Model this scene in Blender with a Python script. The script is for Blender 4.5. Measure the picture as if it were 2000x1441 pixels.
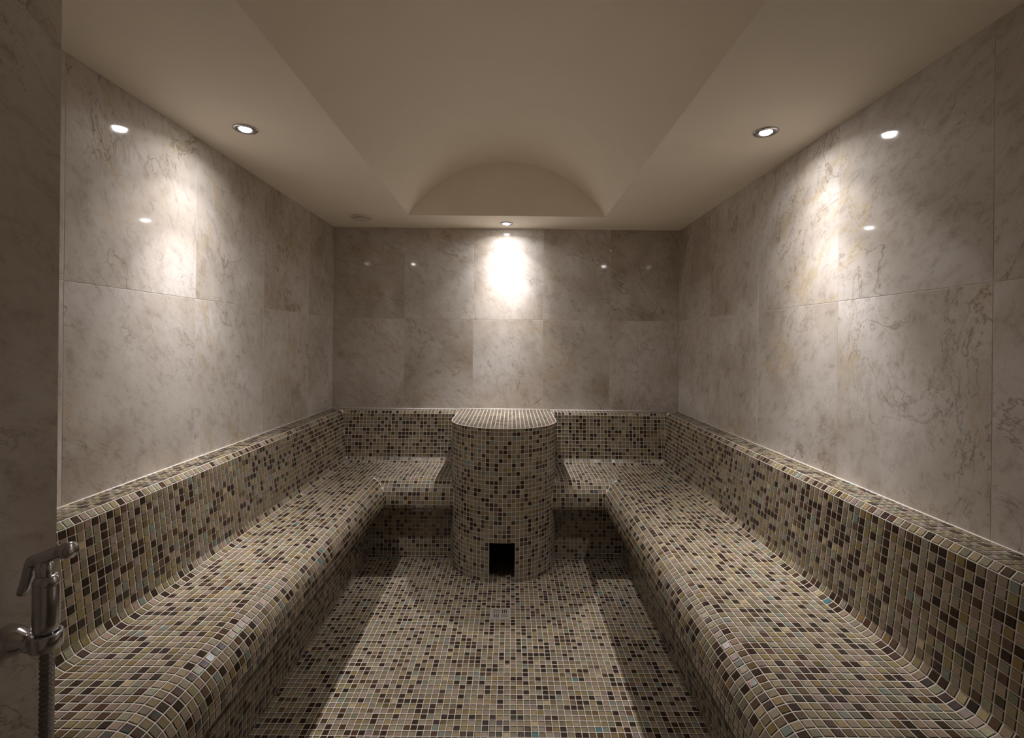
import bpy, math, random
import numpy as np
from mathutils import Vector, Matrix

random.seed(7); RNG = np.random.default_rng(7)
for o in list(bpy.data.objects): bpy.data.objects.remove(o)
scene = bpy.context.scene
COL = scene.collection

# ------------------------------------------------------------------ camera
EYE = 1.41
F_PX = 935.0
ROLL = math.radians(-0.6)
cam_data = bpy.data.cameras.new('camera'); cam = bpy.data.objects.new('camera', cam_data)
COL.objects.link(cam)
cam_data.sensor_fit = 'HORIZONTAL'; cam_data.sensor_width = 36.0
cam_data.lens = F_PX / 2000 * 36
cam_data.shift_y = -52 / 2000; cam_data.shift_x = 1 / 2000
cam_data.clip_start = 0.02
cam.location = (0, 0, EYE); cam.rotation_euler = (math.pi / 2, ROLL, 0)
scene.camera = cam

# ------------------------------------------------------------------ world, exposure
w = bpy.data.worlds.new('world'); scene.world = w; w.use_nodes = True
w.node_tree.nodes['Background'].inputs[0].default_value = (0.9, 0.85, 0.8, 1)
w.node_tree.nodes['Background'].inputs[1].default_value = 0.02
vs = scene.view_settings
vs.view_transform = 'Standard'; vs.look = 'None'; vs.gamma = 1.0; vs.use_curve_mapping = False
vs.exposure = 1.2
LAMP_CORE = 2.45      # watts, beam of each downlight
LAMP_SPILL = 0.95     # watts, wide spill of each downlight

# ------------------------------------------------------------------ room dimensions (metres, floor z = 0, camera at y = 0)
XL, XR, YB, YF = -1.352, 1.267, 3.63, -0.40
ZC = 2.271
LEDGE = 0.90
P = 0.026                       # mosaic pitch
GAP = 0.0026
STUB_X, STUB_Y = -0.84, 0.8885  # entrance wall on the shower side
COLX, COLY, COLA, COLB = -0.043, 3.13, 0.338, 0.33

# ------------------------------------------------------------------ helpers
def link(o, parent=None):
    COL.objects.link(o)
    if parent: o.parent = parent
    return o
def tag(o, label=None, cat=None, group=None, kind=None):
    if label: o['label'] = label
    if cat: o['category'] = cat
    if group: o['group'] = group
    if kind: o['kind'] = kind
    return o
def empty(name, loc=(0, 0, 0)):
    o = bpy.data.objects.new(name, None); o.location = loc; o.empty_display_size = 0.1
    return link(o)
def mesh_obj(name, verts, faces, mat, parent=None, smooth=False, origin=None):
    me = bpy.data.meshes.new(name)
    if origin is not None: verts = [(v[0]-origin[0], v[1]-origin[1], v[2]-origin[2]) for v in verts]
    me.from_pydata([tuple(v) for v in verts], [], faces); me.update()
    if mat: me.materials.append(mat)
    if smooth: me.polygons.foreach_set('use_smooth', [True]*len(me.polygons))
    o = bpy.data.objects.new(name, me)
    if origin is not None: o.location = origin
    return link(o, parent)
def box_vf(x0, x1, y0, y1, z0, z1):
    v = [(x, y, z) for z in (z0, z1) for y in (y0, y1) for x in (x0, x1)]
    f = [(0,2,3,1),(4,5,7,6),(0,1,5,4),(2,6,7,3),(0,4,6,2),(1,3,7,5)]
    return v, f
def merge(parts):
    V, Fc = [], []
    for v, f in parts:
        n = len(V); V += [tuple(a) for a in v]; Fc += [tuple(i+n for i in q) for q in f]
    return V, Fc
def frame_from(axis):
    a = Vector(axis).normalized()
    t = Vector((0,0,1)) if abs(a.z) < 0.9 else Vector((1,0,0))
    u = a.cross(t).normalized(); v = a.cross(u).normalized()
    return a, u, v
def lathe(profile, base, axis, n=32, close=False):
    """profile: list of (r, t) along axis from base."""
    a, u, v = frame_from(axis); b = Vector(base)
    V, Fc = [], []
    for r, t in profile:
        for k in range(n):
            an = 2*math.pi*k/n
            V.append(tuple(b + a*t + (u*math.cos(an)+v*math.sin(an))*r))
    m = len(profile)
    for i in range(m-1 + (1 if close else 0)):
        i2 = (i+1) % m
        for k in range(n):
            k2 = (k+1) % n
            Fc.append((i*n+k, i*n+k2, i2*n+k2, i2*n+k))
    return V, Fc
def tube(points, radii, n=20, cap=True):
    pts = [Vector(p) for p in points]
    if not hasattr(radii, '__len__'): radii = [radii]*len(pts)
    V, Fc = [], []
    a = (pts[1]-pts[0]).normalized(); _, u, v = frame_from(a)
    for i, p in enumerate(pts):
        if 0 < i < len(pts)-1: t = (pts[i+1]-pts[i-1]).normalized()
        elif i == 0: t = a
        else: t = (pts[i]-pts[i-1]).normalized()
        u = (u - t*u.dot(t)).normalized(); v = t.cross(u)
        for k in range(n):
            an = 2*math.pi*k/n
            V.append(tuple(p + (u*math.cos(an)+v*math.sin(an))*radii[i]))
    for i in range(len(pts)-1):
        for k in range(n):
            k2 = (k+1) % n
            Fc.append((i*n+k, i*n+k2, (i+1)*n+k2, (i+1)*n+k))
    if cap:
        Fc.append(tuple(range(n))[::-1]); Fc.append(tuple((len(pts)-1)*n+k for k in range(n)))
    return V, Fc
def bevel(o, wdt, seg=2):
    m = o.modifiers.new('bevel', 'BEVEL'); m.width = wdt; m.segments = seg; m.limit_method = 'ANGLE'

# ------------------------------------------------------------------ materials
def new_mat(name):
    m = bpy.data.materials.new(name); m.use_nodes = True
    nt = m.node_tree; b = nt.nodes['Principled BSDF']
    return m, nt, b
def N(nt, t, **kw):
    n = nt.nodes.new(t)
    for k, v in kw.items(): setattr(n, k, v)
    return n
def noise(nt, vec, scale, detail=4, rough=0.55, dist=0.0):
    n = N(nt, 'ShaderNodeTexNoise'); n.inputs['Scale'].default_value = scale
    n.inputs['Detail'].default_value = detail; n.inputs['Roughness'].default_value = rough
    n.inputs['Distortion'].default_value = dist
    nt.links.new(vec, n.inputs['Vector']); return n.outputs['Fac']
def ramp(nt, fac, stops):
    r = N(nt, 'ShaderNodeValToRGB'); e = r.color_ramp.elements
    while len(e) < len(stops): e.new(0.5)
    for el, (p, c) in zip(e, stops):
        el.position = p; el.color = c if len(c) == 4 else (*c, 1)
    nt.links.new(fac, r.inputs[0]); return r.outputs[0]
def math_n(nt, op, a, b=None, clamp=False):
    n = N(nt, 'ShaderNodeMath', operation=op, use_clamp=clamp)
    for i, v in enumerate((a, b)):
        if v is None: continue
        if isinstance(v, (int, float)): n.inputs[i].default_value = v
        else: nt.links.new(v, n.inputs[i])
    return n.outputs[0]
def mixc(nt, fac, a, b, mode='MIX'):
    n = N(nt, 'ShaderNodeMix', data_type='RGBA', blend_type=mode)
    for s, v in ((0, fac), (6, a), (7, b)):
        if isinstance(v, (int, float)): n.inputs[s].default_value = v
        elif isinstance(v, tuple): n.inputs[s].default_value = (*v, 1) if len(v) == 3 else v
        else: nt.links.new(v, n.inputs[s])
    return n.outputs[2]

def marble():
    m, nt, b = new_mat('marble')
    tc = N(nt, 'ShaderNodeTexCoord'); oi = N(nt, 'ShaderNodeObjectInfo')
    off = N(nt, 'ShaderNodeVectorMath', operation='ADD')
    sc = N(nt, 'ShaderNodeCombineXYZ')
    r1 = math_n(nt, 'MULTIPLY', oi.outputs['Random'], 37.0)
    r2 = math_n(nt, 'MULTIPLY', oi.outputs['Random'], 91.0)
    nt.links.new(r1, sc.inputs[0]); nt.links.new(r2, sc.inputs[2]); nt.links.new(r1, sc.inputs[1])
    nt.links.new(tc.outputs['Object'], off.inputs[0]); nt.links.new(sc.outputs[0], off.inputs[1])
    v = off.outputs[0]
    # slanted, stretched space for the veins; x and y are swapped in so the same slant shows on side and back walls
    vrot = N(nt, 'ShaderNodeVectorRotate', rotation_type='AXIS_ANGLE'); vrot.inputs['Axis'].default_value = (0.707, -0.707, 0)
    nt.links.new(v, vrot.inputs['Vector'])
    nt.links.new(math_n(nt, 'ADD', math_n(nt, 'MULTIPLY', oi.outputs['Random'], 0.9), 0.55), vrot.inputs['Angle'])
    rot = N(nt, 'ShaderNodeMapping'); rot.inputs['Scale'].default_value = (1.0, 1.0, 2.1)
    nt.links.new(vrot.outputs[0], rot.inputs['Vector']); vr = rot.outputs[0]
    cloud = noise(nt, v, 2.2, 5, 0.55, 0.5)
    base = ramp(nt, cloud, [(0.30, (0.43, 0.365, 0.295)), (0.48, (0.555, 0.495, 0.43)), (0.68, (0.68, 0.63, 0.585))])
    tone = ramp(nt, oi.outputs['Random'], [(0.0, (0.93, 0.93, 0.93)), (1.0, (1.02, 1.02, 1.02))])
    base = mixc(nt, 1.0, base, tone, 'MULTIPLY')
    mott = noise(nt, vr, 15, 9, 0.74, 0.3)
    base = mixc(nt, 0.8, base, ramp(nt, mott, [(0.33, (0.70, 0.67, 0.63)), (0.50, (1, 1, 1)), (0.75, (1.08, 1.08, 1.09))]), 'MULTIPLY')
    def vein(vec, scale, width, dist, detail, rough):
        n = noise(nt, vec, scale, detail, rough, dist)
        d = math_n(nt, 'ABSOLUTE', math_n(nt, 'SUBTRACT', n, 0.5))
        return math_n(nt, 'SUBTRACT', 1.0, math_n(nt, 'DIVIDE', d, width), True)
    def mask(vec, scale, lo, hi, det=3):
        return ramp(nt, noise(nt, vec, scale, det, 0.55), [(lo, (0, 0, 0)), (hi, (1, 1, 1))])
    p1 = mask(v, 2.1, 0.49, 0.62); p2 = mask(vr, 2.3, 0.52, 0.64); p3 = mask(v, 1.4, 0.50, 0.60)
    # long broken veins, crackle network, small scratch marks, ochre streaks
    v1 = math_n(nt, 'MULTIPLY', vein(vr, 1.9, 0.011, 1.4, 8, 0.60), p1)
    vo = N(nt, 'ShaderNodeTexVoronoi', feature='DISTANCE_TO_EDGE'); vo.inputs['Scale'].default_value = 9.0
    wv = N(nt, 'ShaderNodeTexNoise'); wv.inputs['Scale'].default_value = 7.0; wv.inputs['Detail'].default_value = 6
    nt.links.new(v, wv.inputs['Vector'])
    wa = N(nt, 'ShaderNodeVectorMath', operation='MULTIPLY_ADD'); wa.inputs[1].default_value = (0.22, 0.22, 0.22)
    nt.links.new(wv.outputs['Color'], wa.inputs[0]); nt.links.new(vr, wa.inputs[2]); nt.links.new(wa.outputs[0], vo.inputs['Vector'])
    crack = math_n(nt, 'SUBTRACT', 1.0, math_n(nt, 'DIVIDE', vo.outputs['Distance'], 0.035), True)
    crack = math_n(nt, 'MULTIPLY', math_n(nt, 'MULTIPLY', crack, mask(v, 2.7, 0.56, 0.66)), mask(v, 12, 0.42, 0.55))
    v2 = math_n(nt, 'MULTIPLY', math_n(nt, 'MULTIPLY', vein(vr, 9.0, 0.020, 0.6, 6, 0.62), p2), mask(v, 16, 0.46, 0.58))
    scr = math_n(nt, 'MULTIPLY', vein(vr, 24.0, 0.016, 0.4, 4, 0.6), math_n(nt, 'MULTIPLY', mask(v, 34, 0.54, 0.62), math_n(nt, 'ADD', math_n(nt, 'MULTIPLY', p2, 0.6), 0.45)))
    ochre = math_n(nt, 'MULTIPLY', vein(vr, 1.1, 0.022, 0.5, 7, 0.62), p3)
    c = mixc(nt, math_n(nt, 'MULTIPLY', ochre, 0.55), base, (0.50, 0.38, 0.20))
    c = mixc(nt, math_n(nt, 'MULTIPLY', v2, 0.65), c, (0.20, 0.155, 0.10))
    c = mixc(nt, math_n(nt, 'MULTIPLY', scr, 0.85), c, (0.20, 0.16, 0.12))
    c = mixc(nt, math_n(nt, 'MULTIPLY', crack, 0.75), c, (0.28, 0.21, 0.12))
    c = mixc(nt, math_n(nt, 'MULTIPLY', v1, 0.58), c, (0.13, 0.095, 0.055))
    nt.links.new(c, b.inputs['Base Color'])
    b.inputs['Roughness'].default_value = 0.055
    b.inputs['Specular IOR Level'].default_value = 0.28
    return m
MARBLE = marble()

def plain(name, col, rough=0.6, metal=0.0, spec=0.5, bump=0.0, bscale=200, vary=0.1):
    m, nt, b = new_mat(name)
    tc = N(nt, 'ShaderNodeTexCoord')
    n = noise(nt, tc.outputs['Object'], bscale, 3, 0.6)
    dark = tuple(c*(1-vary) for c in col); lite = tuple(min(1, c*(1+vary*0.6)) for c in col)
    nt.links.new(ramp(nt, n, [(0.3, dark), (0.7, lite)]), b.inputs['Base Color'])
    b.inputs['Roughness'].default_value = rough; b.inputs['Metallic'].default_value = metal
    b.inputs['Specular IOR Level'].default_value = spec
    if bump:
        bp = N(nt, 'ShaderNodeBump'); bp.inputs['Strength'].default_value = bump; bp.inputs['Distance'].default_value = 0.001
        nt.links.new(n, bp.inputs['Height']); nt.links.new(bp.outputs[0], b.inputs['Normal'])
    return m
PLASTER = plain('ceiling_plaster', (0.93, 0.85, 0.72), 0.75, bscale=6, vary=0.02)
GROUT = plain('grout', (0.78, 0.68, 0.57), 0.85, spec=0.2, bscale=90)
SLAB_JOINT = plain('slab_joint', (0.62, 0.55, 0.47), 0.9, spec=0.2, bscale=40)
SEALANT = plain('white_sealant', (0.78, 0.73, 0.66), 0.5, bscale=40)
CHROME = plain('chrome', (0.62, 0.62, 0.64), 0.16, 1.0, bscale=30)
HOSE = plain('hose_metal', (0.30, 0.29, 0.30), 0.35, 1.0, bscale=300)
STEEL = plain('brushed_steel', (0.50, 0.445, 0.395), 0.5, 0.25, bscale=150)
BLACK = plain('black_recess', (0.012, 0.011, 0.010), 0.8, bscale=50)
VALVE = plain('white_valve_plastic', (0.72, 0.64, 0.54), 0.5, bscale=30)
NICHE = plain('niche_lining', (0.03, 0.028, 0.025), 0.8, bscale=50)

def glass_tile():
    m, nt, b = new_mat('mosaic_glass')
    at = N(nt, 'ShaderNodeAttribute', attribute_name='tcol')
    geo = N(nt, 'ShaderNodeNewGeometry')
    mp = N(nt, 'ShaderNodeMapping'); mp.inputs['Scale'].default_value = (90, 260, 260)
    nt.links.new(geo.outputs['Position'], mp.inputs['Vector'])
    st = noise(nt, mp.outputs[0], 1.0, 3, 0.6)
    c = mixc(nt, 1.0, at.outputs['Color'], ramp(nt, st, [(0.3, (0.80, 0.80, 0.80)), (0.7, (1.15, 1.15, 1.15))]), 'MULTIPLY')
    nt.links.new(c, b.inputs['Base Color'])
    nt.links.new(at.outputs['Alpha'], b.inputs['Roughness'])
    b.inputs['Specular IOR Level'].default_value = 0.5
    hue = noise(nt, geo.outputs['Position'], 31.0, 1)
    b.inputs['Thin Film IOR'].default_value = 1.6
    nt.links.new(math_n(nt, 'MULTIPLY', hue, 900.0), b.inputs['Thin Film Thickness'])
    return m
GLASS = glass_tile()

# ------------------------------------------------------------------ mosaic
def srgb(c): return tuple(((x/255)/12.92 if x/255 < 0.04045 else ((x/255+0.055)/1.055)**2.4) for x in c)
FAMILY = [   # weight, sRGB of the tile itself
    (0.20, (62, 46, 34)), (0.045, (88, 62, 44)), (0.05, (108, 84, 60)),
    (0.16, (156, 140, 114)), (0.18, (152, 136, 98)), (0.10, (142, 137, 112)),
    (0.11, (162, 143, 124)), (0.10, (132, 116, 92)), (0.035, (150, 126, 78)),
    (0.012, (176, 158, 120)), (0.0015, (92, 136, 138)), (0.024, (144, 152, 134)),
]
VARIANTS = []
for wgt, c in FAMILY:
    n = max(1, round(wgt*45))
    for k in range(n):
        j = random.uniform(0.90, 1.08)
        VARIANTS.append((wgt/n, srgb(tuple(min(255, 0.98*x*j+random.uniform(-4, 4)) for x in c))))
VW = np.array([v[0] for v in VARIANTS]); VW /= VW.sum()
VC = np.array([v[1] for v in VARIANTS])
DEPTH, SLOPE, EDGE = 0.0015, 0.0018, 0.24
R_FACE = 0.21

def set_mesh(name, V, loops, sizes, mat, colors=None):
    me = bpy.data.meshes.new(name)
    V = np.asarray(V, dtype=np.float32); loops = np.asarray(loops, dtype=np.int32); sizes = np.asarray(sizes, dtype=np.int32)
    me.vertices.add(len(V)); me.vertices.foreach_set('co', V.ravel())
    me.loops.add(len(loops)); me.loops.foreach_set('vertex_index', loops)
    me.polygons.add(len(sizes))
    st = np.concatenate([[0], np.cumsum(sizes)[:-1]]).astype(np.int32)
    me.polygons.foreach_set('loop_start', st)
    me.update(calc_edges=True)
    me.polygons.foreach_set('use_smooth', np.zeros(len(sizes), dtype=bool))
    if colors is not None:
        a = me.attributes.new('tcol', 'FLOAT_COLOR', 'FACE')
        a.data.foreach_set('color', np.asarray(colors, dtype=np.float32).ravel())
    me.materials.append(mat)
    return me

def inset_poly(poly, dist):
    """move every edge of a convex polygon inwards by dist; None if it vanishes"""
    n = len(poly); c = sum(poly, Vector())/n
    nrm = Vector()
    for i in range(n): nrm += (poly[i]-c).cross(poly[(i+1) % n]-c)
    if nrm.length < 1e-9: return None
    nrm.normalize()
    out = []
    for i in range(n):
        p0, p1, p2 = poly[i-1], poly[i], poly[(i+1) % n]
        e0 = (p1-p0); e1 = (p2-p1)
        if e0.length < 1e-7 or e1.length < 1e-7: return None
        e0.normalize(); e1.normalize()
        n0 = nrm.cross(e0); n1 = nrm.cross(e1)
        k = 1 + n0.dot(n1)
        if k < 0.15: return None
        q = p1 + (n0+n1)*(dist/k)
        out.append(q)
    for i in range(n):      # flipped edges mean it collapsed
        if (out[(i+1) % n]-out[i]).dot(poly[(i+1) % n]-poly[i]) <= 1e-9: return None
    return out, nrm
def clean(poly):
    out = []
    for p in poly:
        if not out or (p-out[-1]).length > 4e-4: out.append(p)
    while len(out) > 1 and (out[0]-out[-1]).length < 4e-4: out.pop()
    return out

# one mesh for each colour; every single tile object shares one of these
def unit_tile(i):
    h = (P-GAP)/2; k = h-SLOPE
    V = []
    for s, z in ((h, 0), (k, -DEPTH), (h, -0.004)):
        V += [(-s, -s, z), (s, -s, z), (s, s, z), (-s, s, z)]
    F = [(4, 5, 6, 7)] + [(a, (a+1) % 4, 4+(a+1) % 4, 4+a) for a in range(4)]
    F += [(8+a, 8+(a+1) % 4, (a+1) % 4, a) for a in range(4)] + [(11, 10, 9, 8)]
    c = VC[i]; cols = [(*c, R_FACE)] + [(*(c*EDGE), 0.9)]*9
    return set_mesh('mosaic_tile', V, sum(F, ()), [4]*len(F), GLASS, cols)
UNIT = [unit_tile(i) for i in range(len(VARIANTS))]

def in_view(p):
    if p.y < 0.3: return None
    x = F_PX*p.x/p.y; y = F_PX*(EYE-p.z)/p.y
    x, y = x*math.cos(ROLL)+y*math.sin(ROLL), -x*math.sin(ROLL)+y*math.cos(ROLL)
    x += 999; y += 668.5
    return (x, y) if 0 < x < 2000 and 0 < y < 1441 else None

class Mosaic:
    def __init__(self): self.cells = []
    def add(self, poly):
        poly = clean([Vector(p) for p in poly])
        if len(poly) >= 3: self.cells.append(poly)
    def build(self, parent, body_name, visible=lambda x, y: True, body=None, extra=None):
        """body: existing object name to give the grout mesh; singles: the 300 largest in view"""
        gV, gL, gS = [], [], []
        sV, sL, sS, sC = [], [], [], []
        cand = []
        vi = RNG.choice(len(VARIANTS), size=len(self.cells), p=VW)
        tilt = RNG.normal(0, 0.018, (len(self.cells), 2)).clip(-0.04, 0.04)   # tiles never lie perfectly flat
        rec = []
        for ci, poly in enumerate(self.cells):
            r = inset_poly(poly, GAP/2)
            if r is None:
                b = len(gV); gV += poly; gL += list(range(b, b+len(poly))); gS.append(len(poly)); continue
            inner, nrm = r; n = len(poly)
            b = len(gV); gV += poly + inner
            for a in range(n):
                a2 = (a+1) % n
                gL += [b+a, b+a2, b+n+a2, b+n+a]; gS.append(4)
            c = sum(poly, Vector())/n
            rec.append((ci, poly, inner, nrm, c))
            if n == 4:
                e = [(poly[(k+1) % 4]-poly[k]).length for k in range(4)]
                if max(abs(x-P) for x in e) < 0.0012:
                    d = c - Vector((0, 0, EYE)); L = d.length
                    s = in_view(c); f = -nrm.dot(d)/L
                    if s and f > 0.02 and visible(*s): cand.append((f/(c.y**2)*L, len(rec)-1))
        cand.sort(reverse=True)
        single = set(k for _, k in cand[:300])
        for k, (ci, poly, inner, nrm, c) in enumerate(rec):
            if k in single:
                u = (poly[1]-poly[0]).normalized(); v = nrm.cross(u)
                nrm = (nrm + u*tilt[ci][0]*0.6 + v*tilt[ci][1]*0.6).normalized(); v = nrm.cross(u).normalized(); u = v.cross(nrm)
                o = bpy.data.objects.new('mosaic_tile', UNIT[vi[ci]])
                o.matrix_world = Matrix(((u.x, v.x, nrm.x, c.x), (u.y, v.y, nrm.y, c.y), (u.z, v.z, nrm.z, c.z), (0, 0, 0, 1)))
                COL.objects.link(o); o.parent = parent
                if parent.location.length > 0: o.matrix_parent_inverse = Matrix.Translation(-parent.location)
                continue
            n = len(poly); col = VC[vi[ci]]
            r2 = inset_poly(inner, SLOPE)
            b = len(sV)
            if r2 is None:
                sV += inner; sL += list(range(b, b+n)); sS.append(n); sC.append((*col, R_FACE)); continue
            tu, tv = tilt[ci]; ux = (poly[1]-poly[0]).normalized(); vx = nrm.cross(ux)
            low = [q - nrm*(DEPTH + (q-c).dot(ux)*tu + (q-c).dot(vx)*tv) for q in r2[0]]
            sV += inner + low
            sL += list(range(b+n, b+2*n)); sS.append(n); sC.append((*col, R_FACE))
            for a in range(n):
                a2 = (a+1) % n
                sL += [b+a, b+a2, b+n+a2, b+n+a]; sS.append(4); sC.append((*(col*EDGE), 0.9))
        if extra:
            for q in extra:
                b = len(gV); gV += [Vector(p) for p in q]; gL += list(range(b, b+len(q))); gS.append(len(q))
        loc = parent.location if parent is not None else Vector()
        me = set_mesh(body_name, [tuple(p-loc) for p in gV], gL, gS, GROUT)
        if parent.type == 'MESH': parent.data = me
        else: link(bpy.data.objects.new(body_name, me), parent)
        me = set_mesh('mosaic_tiles', [tuple(p-loc) for p in sV], sL, sS, GLASS, sC)
        o = link(bpy.data.objects.new('mosaic_tiles', me), parent); o['kind'] = 'stuff'
        return o

def grid(a, b, phase):
    """grid lines a .. b with the pitch, in step with phase, ends included"""
    k0 = math.ceil((a-phase)/P + 1e-6); out = [a]
    while phase + k0*P < b - 1e-6:
        out.append(phase + k0*P); k0 += 1
    out.append(b); return out

def profile(seat_tiles):
    """cross-section of bench and backrest: list of (d from wall, height), one step for each tile; and the index ranges"""
    pts = [(0.0, LEDGE)]
    def go(ang, n=1, L=P):
        for _ in range(n):
            d, h = pts[-1]; pts.append((d+L*math.cos(math.radians(ang)), h-L*math.sin(math.radians(ang))))
    go(0, 4); go(47)
    go(83.0, 12); go(62); go(28)
    i_seat = len(pts)-1
    go(0, seat_tiles)
    i_nose = len(pts)-1
    for k in range(7): go(6.4+12.9*k)
    go(90); go(115); go(146); go(168, 3); go(146); go(115)
    while pts[-1][1] > P: go(90)
    go(90, 1, pts[-1][1])
    return pts, i_seat, i_nose
PR_L, IS, INL = profile(10)
PR_B, _, INB = profile(13)
PR_R, _, INR = profile(14)
DS = PR_L[IS][0]
KICK_L = XL + PR_L[-1][0]; KICK_R = XR - PR_R[-1][0]; KICK_B = YB - PR_B[-1][0]

def bench_cells(mos, pts, inose, place, u0, phase, mitre, rev=False, start=None):
    """place(u, d, h) -> point; mitre(i) -> u where the run ends at profile point i"""
    umax = max(mitre(i) for i in range(len(pts)))
    g = grid(u0, umax+1e-4, phase)
    for i in range(len(pts)-1):
        (d0, h0), (d1, h1) = pts[i], pts[i+1]
        e0, e1 = mitre(i), mitre(i+1)
        if IS <= i < inose: e0 = e1 = mitre(IS+1)
        s0, s1 = (start(d0), start(d1)) if start else (u0, u0)
        for ua, ub in zip(g, g[1:]):
            if ua >= max(e0, e1) - 0.0008: break
            if ub <= min(s0, s1) + 0.0008: continue
            k = lambda u, s, e: min(max(u, s), e)
            q = [place(k(ua, s0, e0), d0, h0), place(k(ub, s0, e0), d0, h0), place(k(ub, s1, e1), d1, h1), place(k(ua, s1, e1), d1, h1)]
            if rev: q.reverse()
            mos.add(q)

def side_mitre(pts, inose, inb):
    def f(i):
        if i <= IS: return YB - pts[i][0]
        if i < inose: return YB - DS
        return YB - (pts[i][0] - pts[inose][0] + PR_B[inb][0])
    return f
def back_mitre(pts_side, in_side):
    def f(i):       # distance from the side wall
        if i <= IS: return PR_B[i][0]
        if i < INB: return pts_side[in_side][0]
        return PR_B[i][0] - PR_B[INB][0] + pts_side[in_side][0]
    return f

# ================================================================== structure
# floor
floor = link(bpy.data.objects.new('floor', bpy.data.meshes.new('floor'))); floor['kind'] = 'structure'
fm = Mosaic()
DR_X, DR_Y = COLX, 2.489
gx = grid(KICK_L, KICK_R, DR_X); gy = grid(YF, KICK_B, DR_Y)
for xa, xb in zip(gx, gx[1:]):
    for ya, yb in zip(gy, gy[1:]):
        cx, cy = (xa+xb)/2, (ya+yb)/2
        if abs(cx-DR_X) < 2*P and abs(cy-DR_Y) < 2*P: continue
        if cy > COLY+0.0: continue
        if ((cx-COLX)/(COLA-0.03))**2 + ((cy-COLY)/(COLB-0.03))**2 < 1 and abs(cx-COLX) > 0.11: continue
        fm.add([(xa, ya, 0), (xb, ya, 0), (xb, yb, 0), (xa, yb, 0)])
fm.build(floor, 'floor', extra=[[(XL, YF, -0.006), (XR, YF, -0.006), (XR, YB, -0.006), (XL, YB, -0.006)]])

# walls: a backing of joint mortar with a marble slab for each panel
T, J = 0.010, 0.0018
def slab(parent, x0, x1, y0, y1, z0, z1):
    v, f = box_vf(x0, x1, y0, y1, z0, z1)
    o = mesh_obj('marble_slab', v, f, MARBLE, parent, origin=((x0+x1)/2, (y0+y1)/2, (z0+z1)/2))
    bevel(o, 0.0008, 1); return o
def wall(name, v, f):
    o = mesh_obj(name, v, f, SLAB_JOINT); o['kind'] = 'structure'; return o
JOINT_Z = EYE + 0.172
rows = [(LEDGE-0.03, JOINT_Z), (JOINT_Z, ZC)]
B = T - 0.0006
wl = wall('wall_left', *box_vf(XL-B-0.08, XL-(T-B), STUB_Y-0.2, YB+0.08, 0, ZC+0.02))
for ya, yb in zip([0.86, 1.443, 2.046, 2.609, 3.187], [1.443, 2.046, 2.609, 3.187, YB]):
    for za, zb in rows: slab(wl, XL-T, XL, ya+J/2, yb-J/2, za+J/2, zb-J/2)
wr = wall('wall_right', *box_vf(XR+(T-B), XR+B+0.08, YF-0.08, YB+0.08, 0, ZC+0.02))
for ya, yb in zip([YF, 0.06, 0.66, 1.26, 1.86, 2.46, 3.06], [0.06, 0.66, 1.26, 1.86, 2.46, 3.06, YB]):
    for za, zb in rows: slab(wr, XR, XR+T, ya+J/2, yb-J/2, za+J/2, zb-J/2)
wb = wall('wall_back', *box_vf(XL, XR, YB+(T-B), YB+B+0.08, 0, ZC+0.02))
xs = [XL, -0.815, -0.291, 0.237, 0.744, XR]
for xa, xb in zip(xs, xs[1:]):
    for za, zb in rows: slab(wb, xa+J/2, xb-J/2, YB, YB+T, za+J/2, zb-J/2)
wf = wall('wall_front', *box_vf(STUB_X-0.02, XR, YF-0.1, YF-(T-B), 0, ZC+0.02))
xs = [STUB_X, -0.3, 0.23, 0.75, XR]
for xa, xb in zip(xs, xs[1:]):
    for za, zb in [(0.0, JOINT_Z), (JOINT_Z, ZC)]: slab(wf, xa+J/2, xb-J/2, YF-T, YF, za+J/2, zb-J/2)
we = wall('wall_entrance', *box_vf(XL-0.08, STUB_X-(T-B), YF-0.1, STUB_Y-(T-B), 0, ZC+0.02))
for ya, yb in zip([YF, 0.2886], [0.2886, STUB_Y]): slab(we, STUB_X-T, STUB_X, ya+J/2, yb-(J/2 if yb < STUB_Y else 0), 0.0, ZC)
for xa, xb in [(XL, STUB_X-T)]: slab(we, xa+J/2, xb, STUB_Y-T, STUB_Y, LEDGE-0.03, ZC)

# ceiling with the barrel vault
VX0, VX1, VY = -0.71, 0.63, 3.265
vcx, half, rise = (VX0+VX1)/2, (VX1-VX0)/2, 0.368
VR = (half**2+rise**2)/(2*rise); vcz = ZC + rise - VR
pv, pf = merge([
    ([(XL-0.02, YF-0.02, ZC), (VX0, YF-0.02, ZC), (VX0, YB+0.02, ZC), (XL-0.02, YB+0.02, ZC)], [(0, 1, 2, 3)]),
    ([(VX1, YF-0.02, ZC), (XR+0.02, YF-0.02, ZC), (XR+0.02, YB+0.02, ZC), (VX1, YB+0.02, ZC)], [(0, 1, 2, 3)]),
    ([(VX0, VY, ZC), (VX1, VY, ZC), (VX1, YB+0.02, ZC), (VX0, YB+0.02, ZC)], [(0, 1, 2, 3)])])
ceiling = mesh_obj('ceiling', pv, pf, PLASTER); ceiling['kind'] = 'structure'
a0 = math.asin(half/VR); NA = 48
arc = [(vcx+VR*math.sin(-a0+2*a0*k/NA), vcz+VR*math.cos(-a0+2*a0*k/NA)) for k in range(NA+1)]
V = [(x, y, z) for y in (YF-0.02, VY) for x, z in arc]
Fv = [(k, k+1, NA+1+k+1, NA+1+k) for k in range(NA)]
mesh_obj('vault', V, Fv, PLASTER, ceiling, smooth=True)
mesh_obj('lunette', [(x, VY, z) for x, z in arc], [tuple(range(NA+1))], PLASTER, ceiling)
mesh_obj('vault_end', [(x, YF-0.015, z) for x, z in arc], [tuple(range(NA+1))], PLASTER, ceiling)

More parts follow.
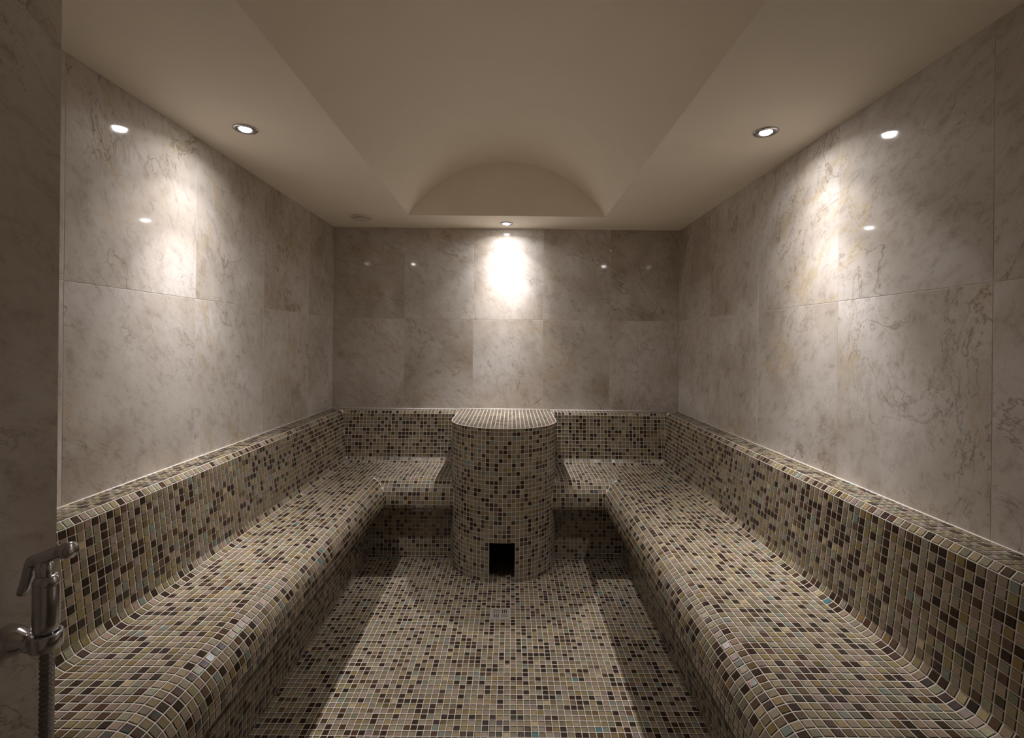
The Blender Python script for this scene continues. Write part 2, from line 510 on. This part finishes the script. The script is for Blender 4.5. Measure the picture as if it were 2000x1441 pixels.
# ================================================================== benches and column
def sealant(parent, p0, p1, r=0.0035):
    mesh_obj('sealant_line', *tube([p0, p1], r, 8), SEALANT, parent, True)

WG = 0.0007       # hairline gap between neighbouring built-in pieces
def col_half(y):
    if y >= COLY: return COLA
    return COLA*math.sqrt(max(0.0, 1-((COLY-y)/COLB)**2))
# long bench on the hand shower side
bl = empty('mosaic_bench', (0, 0, 0))
tag(bl, 'long mosaic tiled bench with backrest along the wall beside the hand shower', 'bench', 'built-in mosaic benches')
m = Mosaic()
bench_cells(m, PR_L, INL, lambda u, d, h: (XL+WG+d, u-2*WG, h), STUB_Y+3*WG, YB-DS, side_mitre(PR_L, INL, INB))
m.build(bl, 'bench_body', visible=lambda x, y: x > 125)
sealant(bl, (XL+0.0042, STUB_Y+0.001, LEDGE), (XL+0.0042, YB-0.013, LEDGE))
# long bench opposite
br = empty('mosaic_bench', (0, 0, 0))
tag(br, 'long mosaic tiled bench with backrest along the wall opposite the hand shower', 'bench', 'built-in mosaic benches')
m = Mosaic()
bench_cells(m, PR_R, INR, lambda u, d, h: (XR-WG-d, u-2*WG, h), YF+3*WG, YB-DS, side_mitre(PR_R, INR, INB), rev=True)
m.build(br, 'bench_body')
sealant(br, (XR-0.0042, YF+0.001, LEDGE), (XR-0.0042, YB-0.013, LEDGE))
# short sections on the back wall, run from the column towards the side walls
ba = empty('mosaic_bench', (0, 0, 0))
tag(ba, 'short mosaic bench section between the steam column and the bench beside the hand shower', 'bench', 'built-in mosaic benches')
m = Mosaic()
fl = back_mitre(PR_L, INL)
bench_cells(m, PR_B, INB, lambda u, d, h: (-u, YB-WG-d, h), 0.2, -(XL+DS), lambda i: -(XL+fl(i))-2*WG, start=lambda d: col_half(YB-WG-d)-COLX+WG)
m.build(ba, 'bench_body')
sealant(ba, (XL+0.009, YB-0.0042, LEDGE), (COLX-COLA-0.004, YB-0.0042, LEDGE))
bb = empty('mosaic_bench', (0, 0, 0))
tag(bb, 'short mosaic bench section between the steam column and the bench opposite the hand shower', 'bench', 'built-in mosaic benches')
m = Mosaic()
fr = back_mitre(PR_R, INR)
bench_cells(m, PR_B, INB, lambda u, d, h: (u, YB-WG-d, h), 0.2, XR-DS, lambda i: XR-fr(i)-2*WG, rev=True, start=lambda d: col_half(YB-WG-d)+COLX+WG)
m.build(bb, 'bench_body')
sealant(bb, (COLX+COLA+0.004, YB-0.0042, LEDGE), (XR-0.009, YB-0.0042, LEDGE))

# steam column: straight sides, bowed front, flat tiled top
col = empty('steam_column', (COLX, COLY, 0))
tag(col, 'rounded mosaic tiled column with a dark square opening at its foot', 'column')
CH = LEDGE + 0.004
half_path = [(COLA*math.sin(t), COLY-COLB*math.cos(t)) for t in np.linspace(0, math.pi/2, 400)] + [(COLA, YB-0.0007)]
acc = [0.0]
for p, q in zip(half_path, half_path[1:]): acc.append(acc[-1]+math.dist(p, q))
def on_path(s):
    sg = 1 if s >= 0 else -1; s = min(abs(s), acc[-1])
    i = max(0, min(len(acc)-2, int(np.searchsorted(acc, s))-1))
    t = (s-acc[i])/(acc[i+1]-acc[i]) if acc[i+1] > acc[i] else 0
    (xa, ya), (xb, yb) = half_path[i], half_path[i+1]
    return COLX + sg*(xa+(xb-xa)*t), ya+(yb-ya)*t
m = Mosaic()
sl = grid(-acc[-1], acc[-1], 0.0); zl = grid(0.0, CH, 0.0)
OPEN_H = 9*P
for sa, sb in zip(sl, sl[1:]):
    for za, zb in zip(zl, zl[1:]):
        if abs((sa+sb)/2) < 3*P and zb < OPEN_H + 0.001: continue
        (xa, ya), (xb, yb) = on_path(sa), on_path(sb)
        m.add([(xa, ya, za), (xb, yb, za), (xb, yb, zb), (xa, ya, zb)])
# top: straight grid cut by the outline
outline = [on_path(s) for s in np.linspace(-acc[-1], acc[-1], 160)]
def clip(poly, a, b):
    out = []
    def side(p): return (b[0]-a[0])*(p[1]-a[1]) - (b[1]-a[1])*(p[0]-a[0])
    for i in range(len(poly)):
        p, q = poly[i], poly[(i+1) % len(poly)]; sp, sq = side(p), side(q)
        if sp >= 0: out.append(p)
        if sp*sq < 0:
            t = sp/(sp-sq); out.append((p[0]+(q[0]-p[0])*t, p[1]+(q[1]-p[1])*t))
    return out
gx = grid(COLX-COLA, COLX+COLA, COLX); gy = grid(COLY-COLB, YB-0.0007, YB)
edges = [(a, b) for a, b in zip(outline, outline[1:])]
for xa, xb in zip(gx, gx[1:]):
    for ya, yb in zip(gy, gy[1:]):
        poly = [(xa, ya), (xb, ya), (xb, yb), (xa, yb)]
        if yb < COLY+0.05:
            for a, b in edges:
                poly = clip(poly, a, b)
                if len(poly) < 3: break
        if len(poly) >= 3: m.add([(x, y, CH) for x, y in poly])
m.build(col, 'column_body')
# lining of the opening
hw = 3*P; y0 = on_path(hw)[1]; y1 = y0 + 0.30
V = [(-hw, y0, 0), (hw, y0, 0), (hw, y0, OPEN_H), (-hw, y0, OPEN_H), (-hw, y1, 0), (hw, y1, 0), (hw, y1, OPEN_H), (-hw, y1, OPEN_H)]
V = [(x, y-COLY, z) for x, y, z in V]
mesh_obj('opening_lining', V, [(0, 4, 7, 3), (1, 2, 6, 5), (3, 7, 6, 2), (4, 5, 6, 7)], NICHE, col)
rim = []
for sx in (-1, 1): rim.append(box_vf(sx*hw-0.0014, sx*hw+0.0014, y0-COLY-0.001, y0-COLY+0.03, 0, OPEN_H))
mesh_obj('opening_jamb', *merge(rim), GROUT, col)
# pale edge bead around the top
rim_pts = [(x-COLX, y-COLY, CH-0.001) for x, y in outline if y < COLY+0.35]
mesh_obj('top_edge_bead', *tube(rim_pts, 0.0028, 6), GROUT, col, True)
sealant(col, (-COLA, YB-0.0042-COLY, CH), (COLA, YB-0.0042-COLY, CH))

# ================================================================== floor drain
fd = empty('floor_drain', (DR_X, DR_Y, 0))
tag(fd, 'small square steel floor drain with slots set in the mosaic floor', 'drain')
S = 2*P - 0.0008
fr_parts = [box_vf(-S, S, -S, -S+0.012, -0.004, 0.0012), box_vf(-S, S, S-0.012, S, -0.004, 0.0012),
            box_vf(-S, -S+0.012, -S+0.012, S-0.012, -0.004, 0.0012), box_vf(S-0.012, S, -S+0.012, S-0.012, -0.004, 0.0012)]
mesh_obj('drain_frame', *merge(fr_parts), STEEL, fd)
mesh_obj('drain_pit', *box_vf(-S+0.011, S-0.011, -S+0.011, S-0.011, -0.0055, -0.0045), BLACK, fd)
I = S-0.0125
def bars(x0, x1, y0, y1, vertical):
    out = []; n = 4
    L = (x1-x0) if vertical else (y1-y0); wd = L/(n*2-1)*1.0
    for k in range(n):
        a = k*2*wd
        out.append(box_vf(x0+a, x0+a+wd, y0, y1, -0.004, 0.0004) if vertical else box_vf(x0, x1, y0+a, y0+a+wd, -0.004, 0.0004))
    return out
c = 0.003
for nm, a in (('slot_grate', (-I, -c, c, I, False)), ('slot_grate', (c, I, c, I, True)), ('slot_grate', (-I, -c, -I, -c, True)), ('slot_grate', (c, I, -I, -c, False))):
    mesh_obj(nm, *merge(bars(*a)), STEEL, fd)
mesh_obj('grate_cross', *merge([box_vf(-c, c, -I, I, -0.004, 0.0006), box_vf(-I, -c, -c, c, -0.004, 0.0006), box_vf(c, I, -c, c, -0.004, 0.0006)]), STEEL, fd)

# ================================================================== ceiling valve
av = empty('air_valve', (-1.05, 3.33, ZC))
tag(av, 'round white air valve on the ceiling above the bench corner', 'air valve')
mesh_obj('flange', *lathe([(0.045, 0), (0.070, 0.0), (0.072, 0.004), (0.068, 0.009), (0.056, 0.012), (0.047, 0.009), (0.045, 0.0)], (0, 0, 0), (0, 0, -1), 40), VALVE, av, True)
mesh_obj('disc', *lathe([(0.0, 0.001), (0.040, 0.001), (0.046, 0.008), (0.054, 0.014), (0.055, 0.017), (0.048, 0.020), (0.0, 0.022)], (0, 0, 0), (0, 0, -1), 40), VALVE, av, True)

# ================================================================== downlights
def lens_material():
    m, nt, b = new_mat('lamp_lens')
    b.inputs['Base Color'].default_value = (0.9, 0.9, 0.9, 1)
    b.inputs['Emission Color'].default_value = (1.0, 0.98, 0.97, 1); b.inputs['Emission Strength'].default_value = 45.0
    return m
LENS = lens_material()
def downlight(x, y, label):
    t = empty('downlight', (x, y, ZC))
    tag(t, label, 'downlight', 'recessed ceiling downlights')
    mesh_obj('bezel', *lathe([(0.0465, 0), (0.047, 0.003), (0.044, 0.006), (0.036, 0.0075), (0.027, 0.006), (0.0235, 0.003), (0.0235, 0.0)], (0, 0, 0), (0, 0, -1), 48), CHROME, t, True)
    ln = mesh_obj('lamp_lens', *lathe([(0.0, 0.0105), (0.010, 0.0102), (0.017, 0.009), (0.0215, 0.006), (0.0225, 0.003), (0.0225, 0.001)], (0, 0, 0), (0, 0, -1), 36), LENS, t, True)
    for nm, watt, spread in (('core', LAMP_CORE*0.5, 66), ('beam', LAMP_CORE*0.5, 104), ('spill', LAMP_SPILL, 155)):
        ld = bpy.data.lights.new('lamp_'+nm, 'AREA'); ld.shape = 'DISK'; ld.size = 0.036; ld.energy = watt
        ld.spread = math.radians(spread); ld.color = (0.99, 0.965, 0.985)
        lo = bpy.data.objects.new('lamp_'+nm, ld); lo.location = (0, 0, {'core': -0.0110, 'beam': -0.0113, 'spill': -0.0116}[nm]); link(lo, t)
    return t
downlight(-1.096, 1.954, 'chrome downlight in the ceiling above the bench beside the hand shower')
downlight(1.018, 1.932, 'chrome downlight in the ceiling above the bench opposite the hand shower')
downlight(-0.046, 3.464, 'chrome downlight in the ceiling above the steam column')

# ================================================================== hand shower
SY = 0.80
def at(px, py, y=SY):
    dx, dy = px-999, py-668.5
    c, s = math.cos(ROLL), math.sin(ROLL)
    return Vector(((dx*c-dy*s)*y/F_PX, y, EYE-(dx*s+dy*c)*y/F_PX))
def zc(zx, zy, y=SY): return at(zx/3.423, 1020+zy/3.423, y)
hs_loc = zc(306, 740)
hs = empty('hand_shower', hs_loc)
tag(hs, 'chrome trigger hand shower with metal hose hung on the entrance wall', 'hand shower')
def rel(v): return tuple(v-hs_loc)
up = Vector((0, 0, 1))
mesh_obj('handle', *lathe([(0.0, -0.002), (0.0135, -0.002), (0.0150, 0.002), (0.0165, 0.006), (0.0178, 0.016), (0.0178, 0.072), (0.0172, 0.080), (0.0172, 0.082), (0.0178, 0.084), (0.0178, 0.088), (0.0160, 0.094), (0.0135, 0.097), (0.0, 0.097)], rel(zc(306, 740)), (0, 0, 1), 36), CHROME, hs, True)
mesh_obj('neck', *tube([rel(zc(304, 400)), rel(zc(302, 345)), rel(zc(298, 290)), rel(zc(290, 250))], [0.0125, 0.0120, 0.0125, 0.010], 24), CHROME, hs, True)
mesh_obj('spray_head', *tube([rel(zc(208, 275)), rel(zc(222, 262)), rel(zc(290, 240)), rel(zc(350, 212)), rel(zc(395, 196)), rel(zc(428, 190))], [0.006, 0.0105, 0.0115, 0.0108, 0.0112, 0.0112], 24), CHROME, hs, True)
mesh_obj('nozzle', *tube([rel(zc(426, 191)), rel(zc(430, 191)), rel(zc(445, 188)), rel(zc(480, 184)), rel(zc(492, 183))], [0.011, 0.0130, 0.0138, 0.0132, 0.0105], 24), CHROME, hs, True)
lv = mesh_obj('trigger', *tube([rel(zc(214, 250)), rel(zc(204, 280)), rel(zc(188, 350)), rel(zc(165, 430)), rel(zc(146, 478))], [0.0075, 0.0085, 0.0085, 0.0080, 0.0072], 20), CHROME, hs, True)
mesh_obj('hose_nut', *lathe([(0.0, 0), (0.0115, 0.0), (0.0125, 0.004), (0.0125, 0.022), (0.0135, 0.026), (0.0135, 0.034), (0.0, 0.034)], rel(zc(308, 860)), (0, 0, 1), 12), CHROME, hs)
# corrugated hose hanging to a wall outlet near the floor
hp = []
h0 = zc(309, 860); end = Vector((STUB_X+0.035, SY-0.12, 0.52))
ctrl = [h0, h0 + Vector((0.001, 0, -0.30)), Vector((h0.x+0.004, SY-0.01, 0.30)), Vector((h0.x-0.01, SY-0.06, 0.22)), Vector((end.x+0.005, SY-0.12, 0.30)), end]
NS = 700
def bez(c, t):
    c = list(c)
    while len(c) > 1: c = [a.lerp(b, t) for a, b in zip(c, c[1:])]
    return c[0]
hp = [bez(ctrl, k/NS) for k in range(NS+1)]
mesh_obj('hose', *tube([rel(p) for p in hp], [0.0082+0.0010*math.cos(k*math.pi/2) for k in range(NS+1)], 12), HOSE, hs, True)
oc = Vector((STUB_X, SY-0.12, 0.54))
mesh_obj('wall_outlet', *merge([lathe([(0.0, 0.012), (0.026, 0.011), (0.030, 0.004), (0.030, 0.0)], rel(oc), (1, 0, 0), 28),
                               tube([rel(oc), rel(oc+Vector((0.028, 0, 0))), rel(oc+Vector((0.035, 0, -0.008))), rel(oc+Vector((0.035, 0, -0.03)))], 0.011, 16)]), CHROME, hs, True)

bk_loc = Vector((STUB_X, SY, zc(200, 790).z))
bk = empty('shower_bracket', bk_loc)
tag(bk, 'chrome wall bracket holding the hand shower on the entrance wall', 'bracket')
def relb(v): return tuple(v-bk_loc)
mesh_obj('wall_rose', *lathe([(0.026, 0.0), (0.0265, 0.004), (0.0245, 0.014), (0.0205, 0.025), (0.0155, 0.034), (0.0125, 0.040), (0.0, 0.042)], relb(bk_loc+Vector((0, 0, -0.002))), (1, 0, 0), 36), CHROME, bk, True)
mesh_obj('arm', *tube([relb(bk_loc+Vector((0.020, 0, -0.004))), relb(bk_loc+Vector((0.034, 0, -0.005))), relb(bk_loc+Vector((0.0425, -0.001, -0.005)))], [0.0155, 0.0135, 0.0135], 24), CHROME, bk, True)
hc = zc(306, 790)
mesh_obj('holder_ring', *lathe([(0.0160, -0.012), (0.0215, -0.012), (0.0225, -0.010), (0.0225, 0.012), (0.0215, 0.014), (0.0170, 0.014)], relb(hc), (0, 0, 1), 36, close=True), CHROME, bk, True)
